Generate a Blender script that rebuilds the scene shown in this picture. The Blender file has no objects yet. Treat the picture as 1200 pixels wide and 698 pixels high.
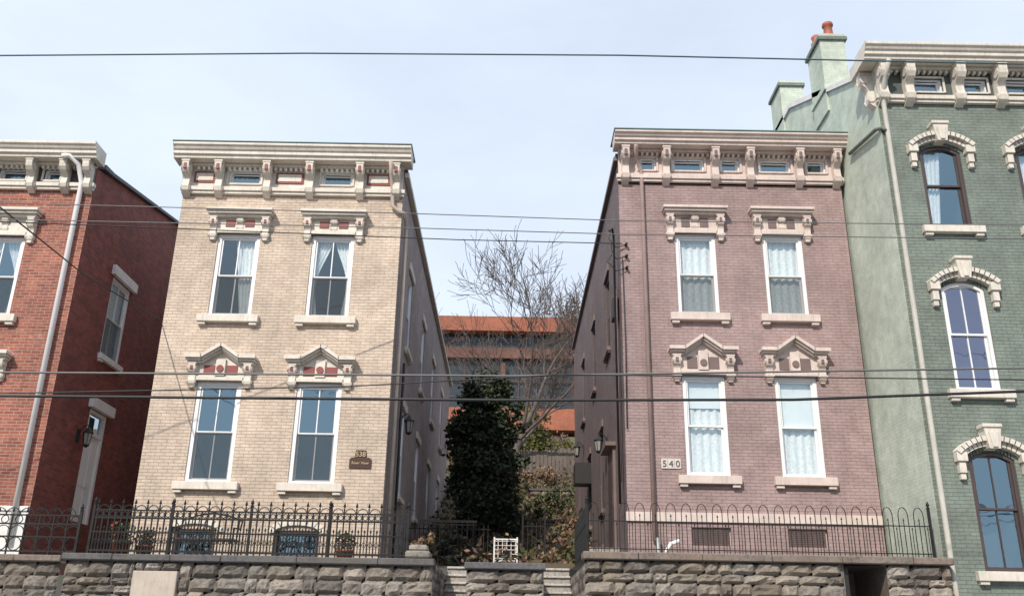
import bpy, math, random
from mathutils import Vector, Matrix, noise
R=random.Random(7)
sc=bpy.context.scene
# ------------------------------------------------------------------ materials
def newmat(name):
    m=bpy.data.materials.new(name); m.use_nodes=True
    nt=m.node_tree; b=nt.nodes['Principled BSDF']
    return m,nt,b
def N(nt,t,**kw):
    n=nt.nodes.new(t)
    for k,v in kw.items():
        if k in n.inputs: n.inputs[k].default_value=v
        else: setattr(n,k,v)
    return n
def ramp(nt,fac,stops):
    r=nt.nodes.new('ShaderNodeValToRGB'); e=r.color_ramp.elements
    while len(e)<len(stops): e.new(.5)
    for i,(p,c) in enumerate(stops):
        e[i].position=p; e[i].color=(c[0],c[1],c[2],1) if not isinstance(c,(int,float)) else (c,c,c,1)
    nt.links.new(fac,r.inputs[0]); return r.outputs[0]
def mix(nt,a,b,fac,mode='MIX'):
    n=nt.nodes.new('ShaderNodeMix'); n.data_type='RGBA'; n.blend_type=mode
    for i,x in ((6,a),(7,b),(0,fac)):
        if isinstance(x,(int,float)): n.inputs[i].default_value=x if i==0 else (x,x,x,1)
        elif isinstance(x,tuple): n.inputs[i].default_value=(x[0],x[1],x[2],1)
        else: nt.links.new(x,n.inputs[i])
    return n.outputs[2]
def noisen(nt,vec,scale,detail=5,rough=.6):
    n=N(nt,'ShaderNodeTexNoise',Scale=scale,Detail=detail,Roughness=rough)
    nt.links.new(vec,n.inputs['Vector']); return n.outputs[0]
def vscale(nt,vec,s):
    n=nt.nodes.new('ShaderNodeMapping'); n.inputs['Scale'].default_value=s
    nt.links.new(vec,n.inputs['Vector']); return n.outputs[0]
def bump(nt,b,h,strength,dist=.01):
    n=N(nt,'ShaderNodeBump',Strength=strength,Distance=dist); nt.links.new(h,n.inputs['Height'])
    nt.links.new(n.outputs[0],b.inputs['Normal'])
def paint(name,col,var=.12,rough=.6,dirt=.25,sc_=3.,bs=.25,dirtcol=(.12,.10,.08)):
    m,nt,b=newmat(name); tc=nt.nodes.new('ShaderNodeTexCoord').outputs['Object']
    n1=noisen(nt,tc,sc_); n2=noisen(nt,vscale(nt,tc,(9,9,1.2)),2.2,6,.7); n3=noisen(nt,tc,40,3)
    c=mix(nt,tuple(x*(1-var) for x in col),tuple(min(1,x*(1+var)) for x in col),ramp(nt,n1,[(.3,0),(.7,1)]))
    c=mix(nt,c,dirtcol,ramp(nt,n2,[(.5,0),(.8,dirt)]))
    nt.links.new(c,b.inputs['Base Color']); b.inputs['Roughness'].default_value=rough
    bump(nt,b,n3,bs,.006); return m
def brick(name,c1,c2,mortar,bs=.8,stain=.3,staincol=(.1,.08,.07),patch=None,patchamt=.5,msize=.007,var=1.,pth=.64):
    m,nt,b=newmat(name)
    uv=nt.nodes.new('ShaderNodeTexCoord').outputs['UV']; ob=nt.nodes.new('ShaderNodeTexCoord').outputs['Object']
    nz=N(nt,'ShaderNodeTexNoise',Scale=2.5,Detail=3.); nt.links.new(uv,nz.inputs['Vector'])
    sub=N(nt,'ShaderNodeVectorMath',operation='MULTIPLY_ADD'); nt.links.new(nz.outputs['Color'],sub.inputs[0])
    sub.inputs[1].default_value=(.025,.018,0); nt.links.new(uv,sub.inputs[2])
    bt=N(nt,'ShaderNodeTexBrick',Scale=1.); bt.inputs['Brick Width'].default_value=.215; bt.inputs['Row Height'].default_value=.073
    bt.inputs['Mortar Size'].default_value=msize; bt.inputs['Mortar Smooth'].default_value=.3; bt.inputs['Bias'].default_value=0
    bt.inputs['Color1'].default_value=(*c1,1); bt.inputs['Color2'].default_value=(*c2,1); bt.inputs['Mortar'].default_value=(*mortar,1)
    nt.links.new(sub.outputs[0],bt.inputs['Vector'])
    big=noisen(nt,ob,.55,6,.65); med=noisen(nt,ob,3.2,6,.7); streak=noisen(nt,vscale(nt,ob,(5,5,.5)),1.1,6,.7); fine=noisen(nt,ob,28,4,.7)
    c=mix(nt,bt.outputs['Color'],ramp(nt,big,[(.3,.72),(.7,1.15)]),.9,'MULTIPLY')
    c=mix(nt,c,ramp(nt,med,[(.3,.76),(.7,1.16)]),.9*var,'MULTIPLY')
    c=mix(nt,c,staincol,ramp(nt,streak,[(.52,0),(.85,stain)]))
    if patch:
        pn=noisen(nt,ob,4.5,8,.75)
        c=mix(nt,c,patch,ramp(nt,pn,[(pth,0),(pth+.08,patchamt)]))
    c=mix(nt,c,ramp(nt,fine,[(.3,.86),(.7,1.1)]),.7,'MULTIPLY')
    nt.links.new(c,b.inputs['Base Color']); b.inputs['Roughness'].default_value=.75
    inv=N(nt,'ShaderNodeMath',operation='MULTIPLY_ADD'); nt.links.new(bt.outputs['Fac'],inv.inputs[0]); inv.inputs[1].default_value=-1
    nt.links.new(fine,inv.inputs[2])
    bump(nt,b,inv.outputs[0],bs,.012); return m
def stone(name,col,var=.3,rough=.85,bs=.7,scale=2.5):
    m,nt,b=newmat(name); tc=nt.nodes.new('ShaderNodeTexCoord').outputs['Object']
    n1=noisen(nt,tc,scale,6,.7); n2=noisen(nt,tc,18,6,.7); n3=noisen(nt,tc,.9,4)
    c=mix(nt,tuple(x*(1-var) for x in col),tuple(x*(1+var) for x in col),ramp(nt,n1,[(.3,0),(.7,1)]))
    c=mix(nt,c,(.05,.045,.04),ramp(nt,n2,[(.46,0),(.68,.7)]))
    c=mix(nt,c,(col[0]*1.1,col[1]*.98,col[2]*.82),ramp(nt,n3,[(.45,0),(.65,.6)]))
    nt.links.new(c,b.inputs['Base Color']); b.inputs['Roughness'].default_value=rough
    bump(nt,b,n2,bs,.03); return m
def flat(name,col,rough=.6,metal=0):
    m,nt,b=newmat(name); b.inputs['Base Color'].default_value=(*col,1); b.inputs['Roughness'].default_value=rough; b.inputs['Metallic'].default_value=metal
    return m
def glassm(name,tint,refl=.2):
    m,nt,b=newmat(name); nt.nodes.remove(b); out=nt.nodes['Material Output']
    t=nt.nodes.new('ShaderNodeBsdfTransparent'); t.inputs[0].default_value=(.88,.93,.94,1)
    g=nt.nodes.new('ShaderNodeBsdfGlossy'); g.inputs['Color'].default_value=(*tint,1); g.inputs['Roughness'].default_value=.03
    tc=nt.nodes.new('ShaderNodeTexCoord').outputs['Object']; n=noisen(nt,tc,1.6,2)
    bp=N(nt,'ShaderNodeBump',Strength=.25,Distance=.03); nt.links.new(n,bp.inputs['Height']); nt.links.new(bp.outputs[0],g.inputs['Normal'])
    ge=nt.nodes.new('ShaderNodeNewGeometry'); dt=N(nt,'ShaderNodeVectorMath',operation='DOT_PRODUCT'); nt.links.new(ge.outputs['Incoming'],dt.inputs[0]); nt.links.new(ge.outputs['Normal'],dt.inputs[1])
    ab=N(nt,'ShaderNodeMath',operation='ABSOLUTE'); nt.links.new(dt.outputs['Value'],ab.inputs[0]); om=N(nt,'ShaderNodeMath',operation='SUBTRACT'); om.inputs[0].default_value=1; nt.links.new(ab.outputs[0],om.inputs[1])
    pw=N(nt,'ShaderNodeMath',operation='POWER'); nt.links.new(om.outputs[0],pw.inputs[0]); pw.inputs[1].default_value=4
    ad=N(nt,'ShaderNodeMath',operation='MULTIPLY_ADD'); nt.links.new(pw.outputs[0],ad.inputs[0]); ad.inputs[1].default_value=.7; ad.inputs[2].default_value=refl+.04
    mx=nt.nodes.new('ShaderNodeMixShader'); nt.links.new(ad.outputs[0],mx.inputs[0]); nt.links.new(t.outputs[0],mx.inputs[1]); nt.links.new(g.outputs[0],mx.inputs[2])
    nt.links.new(mx.outputs[0],out.inputs[0]); return m
def screenm(name):
    m,nt,b=newmat(name); out=nt.nodes['Material Output']; b.inputs['Base Color'].default_value=(.05,.06,.065,1); b.inputs['Roughness'].default_value=.8
    t=nt.nodes.new('ShaderNodeBsdfTransparent'); mx=nt.nodes.new('ShaderNodeMixShader'); mx.inputs[0].default_value=.42
    nt.links.new(t.outputs[0],mx.inputs[1]); nt.links.new(b.outputs[0],mx.inputs[2]); nt.links.new(mx.outputs[0],out.inputs[0]); return m
def leafm(name,c1,c2):
    m,nt,b=newmat(name); tc=nt.nodes.new('ShaderNodeTexCoord').outputs['Object']
    c=mix(nt,c1,c2,ramp(nt,noisen(nt,tc,3.5,4,.7),[(.35,0),(.65,1)]))
    nt.links.new(c,b.inputs['Base Color']); b.inputs['Roughness'].default_value=.6; return m

M={}
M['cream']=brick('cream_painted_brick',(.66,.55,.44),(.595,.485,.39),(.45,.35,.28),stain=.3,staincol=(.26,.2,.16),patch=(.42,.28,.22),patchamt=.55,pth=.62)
M['cream_shaded']=brick('shaded_cream_brick',(.42,.35,.34),(.37,.31,.30),(.30,.25,.245),stain=.4)  # front brick darkened and greyed, side-wall shade put into the colour
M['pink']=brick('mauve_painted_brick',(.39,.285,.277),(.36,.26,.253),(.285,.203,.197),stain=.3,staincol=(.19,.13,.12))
M['pink_shaded']=brick('shaded_mauve_brick',(.19,.145,.145),(.16,.12,.12),(.12,.09,.09),stain=.4)  # painted dark so the side wall looks shaded even where sun reaches it
M['green']=brick('green_painted_brick',(.205,.245,.212),(.185,.222,.192),(.135,.166,.146),stain=.3,staincol=(.10,.12,.105))
M['mint']=brick('mint_painted_brick',(.55,.62,.53),(.52,.59,.505),(.49,.56,.48),bs=.3,stain=.2,staincol=(.34,.39,.33))
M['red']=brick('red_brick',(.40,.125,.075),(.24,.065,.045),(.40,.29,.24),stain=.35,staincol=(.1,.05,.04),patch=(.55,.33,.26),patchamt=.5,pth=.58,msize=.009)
M['red_shaded']=brick('shaded_red_brick',(.30,.075,.055),(.17,.045,.035),(.20,.10,.08),stain=.4,staincol=(.05,.02,.02),patch=(.3,.14,.1),patchamt=.5,pth=.6)  # darker copy of the front brick, shade of the side wall in its colour
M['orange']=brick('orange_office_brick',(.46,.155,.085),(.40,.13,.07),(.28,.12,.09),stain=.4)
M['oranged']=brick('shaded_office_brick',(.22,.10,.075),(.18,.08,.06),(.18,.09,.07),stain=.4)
M['trimc']=paint('cream_stone_trim',(.66,.61,.54),dirt=.45)
M['trimw']=paint('white_paint_trim',(.75,.74,.72),dirt=.25)
M['trimp']=paint('mauve_stone_trim',(.62,.525,.48),dirt=.4)
M['trimg']=paint('grey_stone_trim',(.64,.60,.53),dirt=.45)
M['redacc']=paint('oxblood_accent',(.24,.06,.055),dirt=.2)
M['darkp']=paint('dark_mauve_paint',(.17,.12,.115),dirt=.2)
M['darkg']=paint('dark_green_paint',(.07,.09,.085),dirt=.2)
M['frame']=paint('window_frame_white',(.78,.78,.79),var=.04,dirt=.12,rough=.45)
M['framed']=paint('window_frame_dark',(.07,.05,.05),var=.1,dirt=.1,rough=.5)
M['glass']=glassm('window_glass',(.50,.72,.84),.30)
M['glassc']=glassm('clear_window_glass',(.65,.82,.92),.14)
M['glassv']=glassm('window_glass_violet',(.56,.60,.78),.34)
M['glassd']=glassm('office_glass',(.3,.32,.36),.03)
M['room']=flat('dark_interior',(.05,.06,.07),.9)
M['curt']=paint('lace_curtain',(.86,.86,.84),var=.2,dirt=.1,sc_=18)
M['shade']=paint('roller_shade',(.86,.88,.88),var=.04,dirt=.03)
M['screen']=screenm('insect_screen')
M['iron']=flat('black_iron',(.008,.009,.01),.75)
M['lime']=stone('rock_faced_limestone',(.25,.23,.205),bs=1.)
M['lime2']=stone('rock_faced_limestone_pale',(.34,.315,.285),bs=1.)
M['lime3']=stone('rock_faced_limestone_dark',(.155,.14,.125),bs=1.)
M['mortar']=stone('wall_mortar',(.16,.14,.12),bs=.3)
M['cope']=stone('dark_stone_coping',(.11,.11,.115),bs=.3)
M['copep']=stone('stone_coping_brown',(.20,.165,.145),bs=.3)
M['panel']=paint('smooth_limestone_panel',(.46,.40,.34),dirt=.5)
M['conc']=stone('weathered_concrete',(.36,.34,.32),var=.15,bs=.25)
M['tread']=stone('stair_tread_concrete',(.50,.48,.45),var=.15,bs=.25)
M['pipew']=paint('white_downspout',(.86,.86,.87),dirt=.0,var=.03)
M['pipep']=paint('mauve_downspout',(.42,.31,.29),dirt=.2)
M['pipeg']=paint('beige_downspout',(.50,.49,.44),dirt=.25)
M['pipec']=paint('cream_downspout',(.52,.44,.37),dirt=.25)
M['roof']=paint('roof_membrane',(.1,.1,.1),dirt=.2)
M['teal']=paint('teal_flashing',(.12,.22,.22),dirt=.2)
M['terra']=paint('terracotta',(.36,.10,.06),dirt=.5)
M['wire']=flat('wire_rubber',(.02,.022,.026),.6)
M['wireb']=flat('wire_blue_grey',(.05,.12,.15),.6)
M['wireg']=flat('wire_aluminium',(.14,.14,.145),.5)
M['bark']=stone('tree_bark',(.13,.105,.095),bs=.5,scale=6)
M['barkr']=stone('twig_bark',(.16,.09,.08),bs=.3,scale=6)
M['wood']=paint('weathered_wood_fence',(.13,.105,.09),dirt=.5)
M['ever']=leafm('evergreen_leaves',(.014,.024,.013),(.05,.07,.032))
M['shrub']=leafm('shrub_leaves',(.04,.05,.02),(.09,.10,.035))
M['yell']=leafm('spring_leaves',(.13,.15,.04),(.20,.19,.06))
M['dry']=leafm('dry_leaves',(.16,.10,.06),(.25,.17,.1))
M['black']=flat('black_metal',(.02,.02,.02),.5)
M['lamp']=flat('lantern_glass',(.3,.3,.28),.2)
M['brown']=flat('brown_plaque',(.06,.025,.015),.4)
M['gold']=flat('plaque_lettering',(.55,.42,.25),.5)
M['signw']=flat('white_number_tile',(.6,.56,.54),.5)
M['numd']=flat('number_dark',(.12,.08,.08),.5)
M['pot']=paint('flower_pot',(.3,.1,.06))
M['flow']=flat('flower_red',(.5,.05,.03))
M['asph']=stone('asphalt',(.05,.05,.052),bs=.3,scale=5)
M['side']=stone('sidewalk_concrete',(.32,.31,.29),var=.12,bs=.2)
M['line']=flat('road_paint',(.6,.45,.08))
m,nt,b=newmat('hillside'); tc=nt.nodes.new('ShaderNodeTexCoord').outputs['Object']
c=mix(nt,(.16,.11,.07),(.09,.10,.04),ramp(nt,noisen(nt,tc,.7,6,.7),[(.4,0),(.6,1)]))
c=mix(nt,c,(.23,.19,.15),ramp(nt,noisen(nt,tc,5,6,.8),[(.55,0),(.65,.8)]))
nt.links.new(c,b.inputs['Base Color']); b.inputs['Roughness'].default_value=.95; bump(nt,b,noisen(nt,tc,9,6,.7),1,.1); M['hill']=m

# ------------------------------------------------------------------ builder
def empty(name):
    e=bpy.data.objects.new(name,None); sc.collection.objects.link(e); return e
W=lambda a,d,z:(a,d,z)
def front(Y): return lambda a,d,z:(a,Y-d,z)
def rside(X): return lambda a,d,z:(X+d,a,z)
def lside(X): return lambda a,d,z:(X-d,a,z)
class MB:
    def __init__(s): s.v=[];s.f=[];s.m=[];s.mats=[]
    def mi(s,k):
        if k not in s.mats: s.mats.append(k)
        return s.mats.index(k)
    def add(s,vs,fs,k):
        o=len(s.v); s.v+=vs; i=s.mi(k)
        for f in fs: s.f.append([q+o for q in f]); s.m.append(i)
    def quad(s,T,pts,k): s.add([T(*p) for p in pts],[list(range(len(pts)))],k)
    def box(s,T,a0,a1,d0,d1,z0,z1,k):
        v=[T(a,d,z) for z in (z0,z1) for d in (d0,d1) for a in (a0,a1)]
        s.add(v,[(0,1,3,2),(4,6,7,5),(0,4,5,1),(1,5,7,3),(3,7,6,2),(2,6,4,0)],k)
    def prism_az(s,T,pts,d0,d1,k):
        n=len(pts); v=[T(a,d0,z) for a,z in pts]+[T(a,d1,z) for a,z in pts]
        s.add(v,[tuple(range(n)),tuple(range(2*n-1,n-1,-1))]+[(i,(i+1)%n,n+(i+1)%n,n+i) for i in range(n)],k)
    def prism_dz(s,T,pts,a0,a1,k):
        n=len(pts); v=[T(a0,d,z) for d,z in pts]+[T(a1,d,z) for d,z in pts]
        s.add(v,[tuple(range(n)),tuple(range(2*n-1,n-1,-1))]+[(i,(i+1)%n,n+(i+1)%n,n+i) for i in range(n)],k)
    def prism_x(s,pts,x0,x1,k):
        n=len(pts); v=[(x0,y,z) for y,z in pts]+[(x1,y,z) for y,z in pts]
        s.add(v,[tuple(range(n)),tuple(range(2*n-1,n-1,-1))]+[(i,(i+1)%n,n+(i+1)%n,n+i) for i in range(n)],k)
    def band_az(s,T,inner,outer,d0,d1,k):
        for i in range(len(inner)-1):
            s.prism_az(T,[inner[i],inner[i+1],outer[i+1],outer[i]],d0,d1,k)
    def wall(s,T,a0,a1,z0,z1,holes,dep,k,rk=None):
        rk=rk or k
        A=sorted({a0,a1,*[h[0] for h in holes],*[h[1] for h in holes]}); Z=sorted({z0,z1,*[h[2] for h in holes],*[h[3] for h in holes]})
        for i in range(len(A)-1):
            for j in range(len(Z)-1):
                ca,cz=(A[i]+A[i+1])/2,(Z[j]+Z[j+1])/2
                if any(h[0]<ca<h[1] and h[2]<cz<h[3] for h in holes): continue
                s.quad(T,[(A[i],0,Z[j]),(A[i+1],0,Z[j]),(A[i+1],0,Z[j+1]),(A[i],0,Z[j+1])],k)
        for h in holes:
            p=[(h[0],h[2]),(h[1],h[2]),(h[1],h[3]),(h[0],h[3])]
            for i in range(4):
                q,r=p[i],p[(i+1)%4]
                s.quad(T,[(q[0],0,q[1]),(r[0],0,r[1]),(r[0],-dep,r[1]),(q[0],-dep,q[1])],rk)
    def tube(s,pts,r,k,n=6,cap=True):
        pts=[Vector(p) for p in pts]; L=len(pts); rr=r if isinstance(r,(list,tuple)) else [r]*L
        vs=[];prev=None
        for i,p in enumerate(pts):
            t=(pts[min(i+1,L-1)]-pts[max(i-1,0)]).normalized()
            if prev is None:
                u=t.cross(Vector((0,0,1)))
                if u.length<.1: u=t.cross(Vector((0,1,0)))
            else: u=prev-t*prev.dot(t)
            u.normalize(); prev=u; w=t.cross(u)
            for j in range(n):
                an=2*math.pi*(j+.5)/n; vs.append(tuple(p+(u*math.cos(an)+w*math.sin(an))*rr[i]))
        fs=[(i*n+j,i*n+(j+1)%n,(i+1)*n+(j+1)%n,(i+1)*n+j) for i in range(L-1) for j in range(n)]
        if cap: fs+=[tuple(range(n-1,-1,-1)),tuple(range((L-1)*n,L*n))]
        s.add(vs,fs,k)
    def lathe(s,cx,cy,prof,k,n=12):
        vs=[(cx+r*math.cos(2*math.pi*j/n),cy+r*math.sin(2*math.pi*j/n),z) for r,z in prof for j in range(n)]
        fs=[(i*n+j,i*n+(j+1)%n,(i+1)*n+(j+1)%n,(i+1)*n+j) for i in range(len(prof)-1) for j in range(n)]
        s.add(vs,fs+[tuple(range(n-1,-1,-1)),tuple(range((len(prof)-1)*n,len(prof)*n))],k)
    def finish(s,name,parent=None,smooth=False,bev=0):
        me=bpy.data.meshes.new(name); me.from_pydata(s.v,[],s.f); me.update()
        for k in s.mats: me.materials.append(M[k])
        me.polygons.foreach_set('material_index',s.m)
        if smooth: me.polygons.foreach_set('use_smooth',[True]*len(s.f))
        if len(s.f)<90000:
            uv=me.uv_layers.new(name='UVMap'); co=me.vertices
            for p in me.polygons:
                n=p.normal; ax=max(range(3),key=lambda i:abs(n[i]))
                for li in p.loop_indices:
                    c=co[me.loops[li].vertex_index].co
                    uv.data[li].uv=(c.y,c.z) if ax==0 else ((c.x,c.z) if ax==1 else (c.x,c.y))
        o=bpy.data.objects.new(name,me); sc.collection.objects.link(o)
        if parent: o.parent=parent
        if bev:
            bm=o.modifiers.new('b','BEVEL'); bm.width=bev; bm.segments=1; bm.limit_method='ANGLE'
        return o

# ------------------------------------------------------------------ building parts
def curtain(mb,T,a0,a1,z0,z1,d,k,kind):
    w=a1-a0; n=26; rows=10
    def strip(f0,f1):
        vs=[];fs=[]
        for j in range(rows+1):
            t=j/rows; z=z1+(z0-z1)*t; A0=f0(t);A1=f1(t)
            for i in range(n+1):
                s_=i/n; a=A0+(A1-A0)*s_
                vs.append(T(a,d+.022*math.sin(s_*34+t*1.5)+.01*math.sin(s_*77),z))
        fs=[(j*(n+1)+i,j*(n+1)+i+1,(j+1)*(n+1)+i+1,(j+1)*(n+1)+i) for j in range(rows) for i in range(n)]
        mb.add(vs,fs,k)
    if kind=='full': strip(lambda t:a0,lambda t:a1)
    elif kind=='swag':
        def g(t): 
            return .49-.36*math.sin(min(t/.62,1)*math.pi/2)**1.5 if t<.62 else .13+.1*(t-.62)/.38
        strip(lambda t:a0,lambda t:a0+w*g(t)); strip(lambda t:a1-w*g(t),lambda t:a1)
    elif kind=='left': strip(lambda t:a0,lambda t:a0+w*(.6-.25*t))
    elif kind=='right': strip(lambda t:a1-w*(.62-.3*t),lambda t:a1)
class House:
    def __init__(s,name):
        s.p=empty(name); s.walls=MB(); s.trim=MB(); s.frames=MB(); s.glass=MB(); s.curt=MB(); s.room=MB(); s.scr=MB(); s.roof=MB(); s.pipes=MB()
    def done(s,bev=.008):
        for mb,n,bv,sm in ((s.walls,'brick_walls',0,0),(s.trim,'stone_trim',bev,0),(s.frames,'window_frames',0,0),(s.glass,'window_glass',0,0),(s.curt,'curtains',0,1),(s.room,'window_interiors',0,0),(s.scr,'insect_screens',0,0),(s.roof,'roof',0,0),(s.pipes,'downspouts',0,1)):
            if mb.f: mb.finish(n,s.p,bool(sm),bv)
    def window(s,T,a0,a1,z0,z1,muntin=True,curt='swag',shade=0,screen=True,fk='frame',gk='glass',cas=.085,ck='curt',split=.5):
        e=.003; F=s.frames; a0+=e;a1-=e;z0+=e;z1-=e
        F.box(T,a0,a0+cas,-.11,-.03,z0,z1,fk);F.box(T,a1-cas,a1,-.11,-.03,z0,z1,fk)
        F.box(T,a0+cas,a1-cas,-.11,-.03,z1-cas,z1,fk);F.box(T,a0+cas,a1-cas,-.11,-.03,z0,z0+cas*.7,fk)
        b0,b1,y0,y1=a0+cas,a1-cas,z0+cas*.7,z1-cas; mz=y0+(y1-y0)*split; r=.042
        for (q0,q1,d0,d1) in ((mz-.02,y1,-.105,-.065),(y0,mz+.02,-.15,-.108)):
            F.box(T,b0,b0+r,d0,d1,q0,q1,fk);F.box(T,b1-r,b1,d0,d1,q0,q1,fk)
            F.box(T,b0+r,b1-r,d0,d1,q1-r,q1,fk);F.box(T,b0+r,b1-r,d0,d1,q0,q0+r,fk)
            if muntin: F.box(T,(b0+b1)/2-.012,(b0+b1)/2+.012,d0+.002,d1-.002,q0+r,q1-r,fk)
            dm=(d0+d1)/2
            s.glass.quad(T,[(b0+r,dm,q0+r),(b1-r,dm,q0+r),(b1-r,dm,q1-r),(b0+r,dm,q1-r)],gk)
        if screen: s.scr.quad(T,[(b0,-.055,y0),(b1,-.055,y0),(b1,-.055,mz),(b0,-.055,mz)],'screen')
        D=-1.4; x0,x1=a0-.25,a1+.25; w0,w1=z0-.2,z1+.15
        for q in ([(x0,D,w0),(x1,D,w0),(x1,D,w1),(x0,D,w1)],[(x0,-.17,w0),(x0,D,w0),(x0,D,w1),(x0,-.17,w1)],[(x1,-.17,w0),(x1,D,w0),(x1,D,w1),(x1,-.17,w1)],[(x0,-.17,w0),(x1,-.17,w0),(x1,D,w0),(x0,D,w0)],[(x0,-.17,w1),(x1,-.17,w1),(x1,D,w1),(x0,D,w1)]):
            s.room.quad(T,q,'room')
        if curt: curtain(s.curt,T,a0,a1,z0,z1,-.205,ck,curt)
        if shade: s.curt.quad(T,[(b0,-.16,y1-(y1-y0)*shade),(b1,-.16,y1-(y1-y0)*shade),(b1,-.16,y1),(b0,-.16,y1)],'shade')
    def sill(s,T,a0,a1,z1,k,h=.2,d=.14,ov=.2):
        s.trim.box(T,a0-ov,a1+ov,0,d,z1-h*.72,z1,k)
        s.trim.box(T,a0-ov+.03,a0-ov+.2,0,d*.75,z1-h,z1-h*.72,k); s.trim.box(T,a1+ov-.2,a1+ov-.03,0,d*.75,z1-h,z1-h*.72,k)
    def bracket(s,T,ac,w,zt,h,o,k,acc=None):
        pr=[(0,0),(o,0),(o,-.14*h),(o*.96,-.26*h),(o*.82,-.37*h),(o*.58,-.43*h),(o*.47,-.52*h),(o*.5,-.64*h),(o*.55,-.74*h),(o*.48,-.86*h),(o*.3,-.93*h),(0,-h)]
        s.trim.prism_dz(T,[(d,zt+z) for d,z in pr],ac-w/2,ac+w/2,k)
        s.trim.box(T,ac-w/2-.02,ac+w/2+.02,0,o*1.03,zt-.07*h,zt-.003,k)
        for sg in (-1,1):
            for (dd,zz,rr) in ((o*.68,-.22*h,.11*h),(o*.33,-.78*h,.085*h)):
                pts=[(dd+rr*math.cos(t*math.pi/4),zt+zz+rr*math.sin(t*math.pi/4)) for t in range(8)]
                a=ac+sg*w/2; s.trim.prism_dz(T,pts,a-sg*.004,a+sg*.022,k)
        if acc: s.trim.box(T,ac-w*.22,ac+w*.22,o*.5,o*1.012,zt-.30*h,zt-.12*h,acc)
    def cornice(s,T,a0,a1,zt,zc,zf,proj,ov,brs,wins,k,fk,acc=None,bw=.17,bh=None,flash=None,glass='glass',dent=True,teethk=None):
        t=s.trim; h=zt-zc
        pf=[(0,zc),(proj*.72,zc),(proj*.74,zc+h*.22),(proj*.82,zc+h*.26),(proj*.82,zc+h*.5),(proj*.88,zc+h*.55),(proj*.93,zc+h*.72),(proj,zc+h*.82),(proj,zt),(0,zt)]
        t.prism_dz(T,pf,a0-ov,a1+ov,k)
        if flash: t.box(T,a0-ov-.02,a1+ov+.02,-.3,proj+.02,zt+.003,zt+.035,flash)
        holes=[w for w in wins]
        Tf=lambda a,d,z:T(a,d+.05,z)
        s.trim.wall(Tf,a0,a1,zf,zc,holes,.16,fk)
        t.box(T,a0-.05,a1+.05,0,.13,zf-.07,zf+.035,k); t.box(T,a0-.03,a1+.03,0,.09,zf-.14,zf-.073,k)
        for w in wins:
            s.window(lambda a,d,z:T(a,d+.04,z),w[0],w[1],w[2],w[3],False,None,0,False,cas=.035,gk=glass,split=.985)
            for q in ((w[0]-.05,w[0],w[2]-.04,w[3]+.04),(w[1],w[1]+.05,w[2]-.04,w[3]+.04),(w[0],w[1],w[2]-.05,w[2]),(w[0],w[1],w[3],w[3]+.05)):
                t.box(Tf,q[0],q[1],.002,.035,q[2],q[3],k)
        bh=bh or (zc-zf+.22)
        for b in brs: s.bracket(T,b,bw,zc-.002,bh,proj*.66,k,acc)
        if dent:
            t.box(T,a0,a1,.05,proj*.34,zc-.07,zc-.003,k)
            a=a0+.06
            while a<a1-.05:
                if all(abs(a+.03-b)>bw/2+.05 for b in brs): t.box(T,a,a+.06,.052,proj*.28,zc-.15,zc-.073,teethk or k)
                a+=.125
    def flathood(s,T,a0,a1,zw,zt,k,acc=None,panelk=None):
        t=s.trim; ov=.29; h=zt-zw
        t.box(T,a0-ov,a1+ov,0,.30,zt-.07,zt,k); t.box(T,a0-ov+.03,a1+ov-.03,0,.25,zt-.13,zt-.073,k); t.box(T,a0-ov+.07,a1+ov-.07,0,.18,zt-.19,zt-.133,k)
        t.box(T,a0-.1,a1+.1,0,.06,zw-.0,zt-.19,panelk or k)
        if acc:
            t.box(T,a0+.16,(a0+a1)/2-.12,.06,.075,zw+.16,zt-.24,acc); t.box(T,(a0+a1)/2+.12,a1-.16,.06,.075,zw+.16,zt-.24,acc)
        t.box(T,a0-.02,a1+.02,0,.10,zw,zw+.1,k)
        s.bracket(T,(a0+a1)/2,.14,zt-.19,h*.55,.14,k)
        for a in (a0-.12,a1+.12):
            s.bracket(T,a,.15,zt-.19,h*.98,.2,k,acc)
            t.box(T,a-.055,a+.055,0,.08,zw-.12,zt-.19-h*.98,k)
    def pedhood(s,T,a0,a1,zw,zb,zp,k,acc=None,panelk=None):
        t=s.trim; ov=.29; c=(a0+a1)/2; r=zp-zb
        def prof(g,top,bot):
            x0,x1=a0-ov+g,a1+ov-g; sx=.42
            up=[(x0,zb+top),(c-sx,zb+top),(c,zb+r+top),(c+sx,zb+top),(x1,zb+top)]
            dn=[(x0,zb+bot),(c-sx,zb+bot),(c,zb+r+bot),(c+sx,zb+bot),(x1,zb+bot)]
            return dn,up
        for g,tp,bt,d in ((0,0,-.07,.30),(.03,-.073,-.12,.24),(.06,-.123,-.17,.17)):
            dn,up=prof(g,tp,bt); t.band_az(T,dn,up,0,d,k)
        t.prism_az(T,[(a0-.05,zw),(a1+.05,zw),(a1+.05,zb-.17),(c+.40,zb-.17),(c,zb+r-.17),(c-.40,zb-.17),(a0-.05,zb-.17)],0,.07,panelk or k)
        t.box(T,a0-.02,a1+.02,0,.11,zw,zw+.09,k)
        if acc:
            t.box(T,a0+.12,c-.13,.07,.085,zw+.14,zb-.2,acc); t.box(T,c+.13,a1-.12,.07,.085,zw+.14,zb-.2,acc)
        t.box(T,c-.11,c+.11,.07,.13,zw+.1,zb-.06,k)
        pts=[(c+.075*math.cos(q*math.pi/5),zw+.27+.075*math.sin(q*math.pi/5)) for q in range(10)]
        t.prism_az(T,pts,.13,.155,acc or k)
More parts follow.
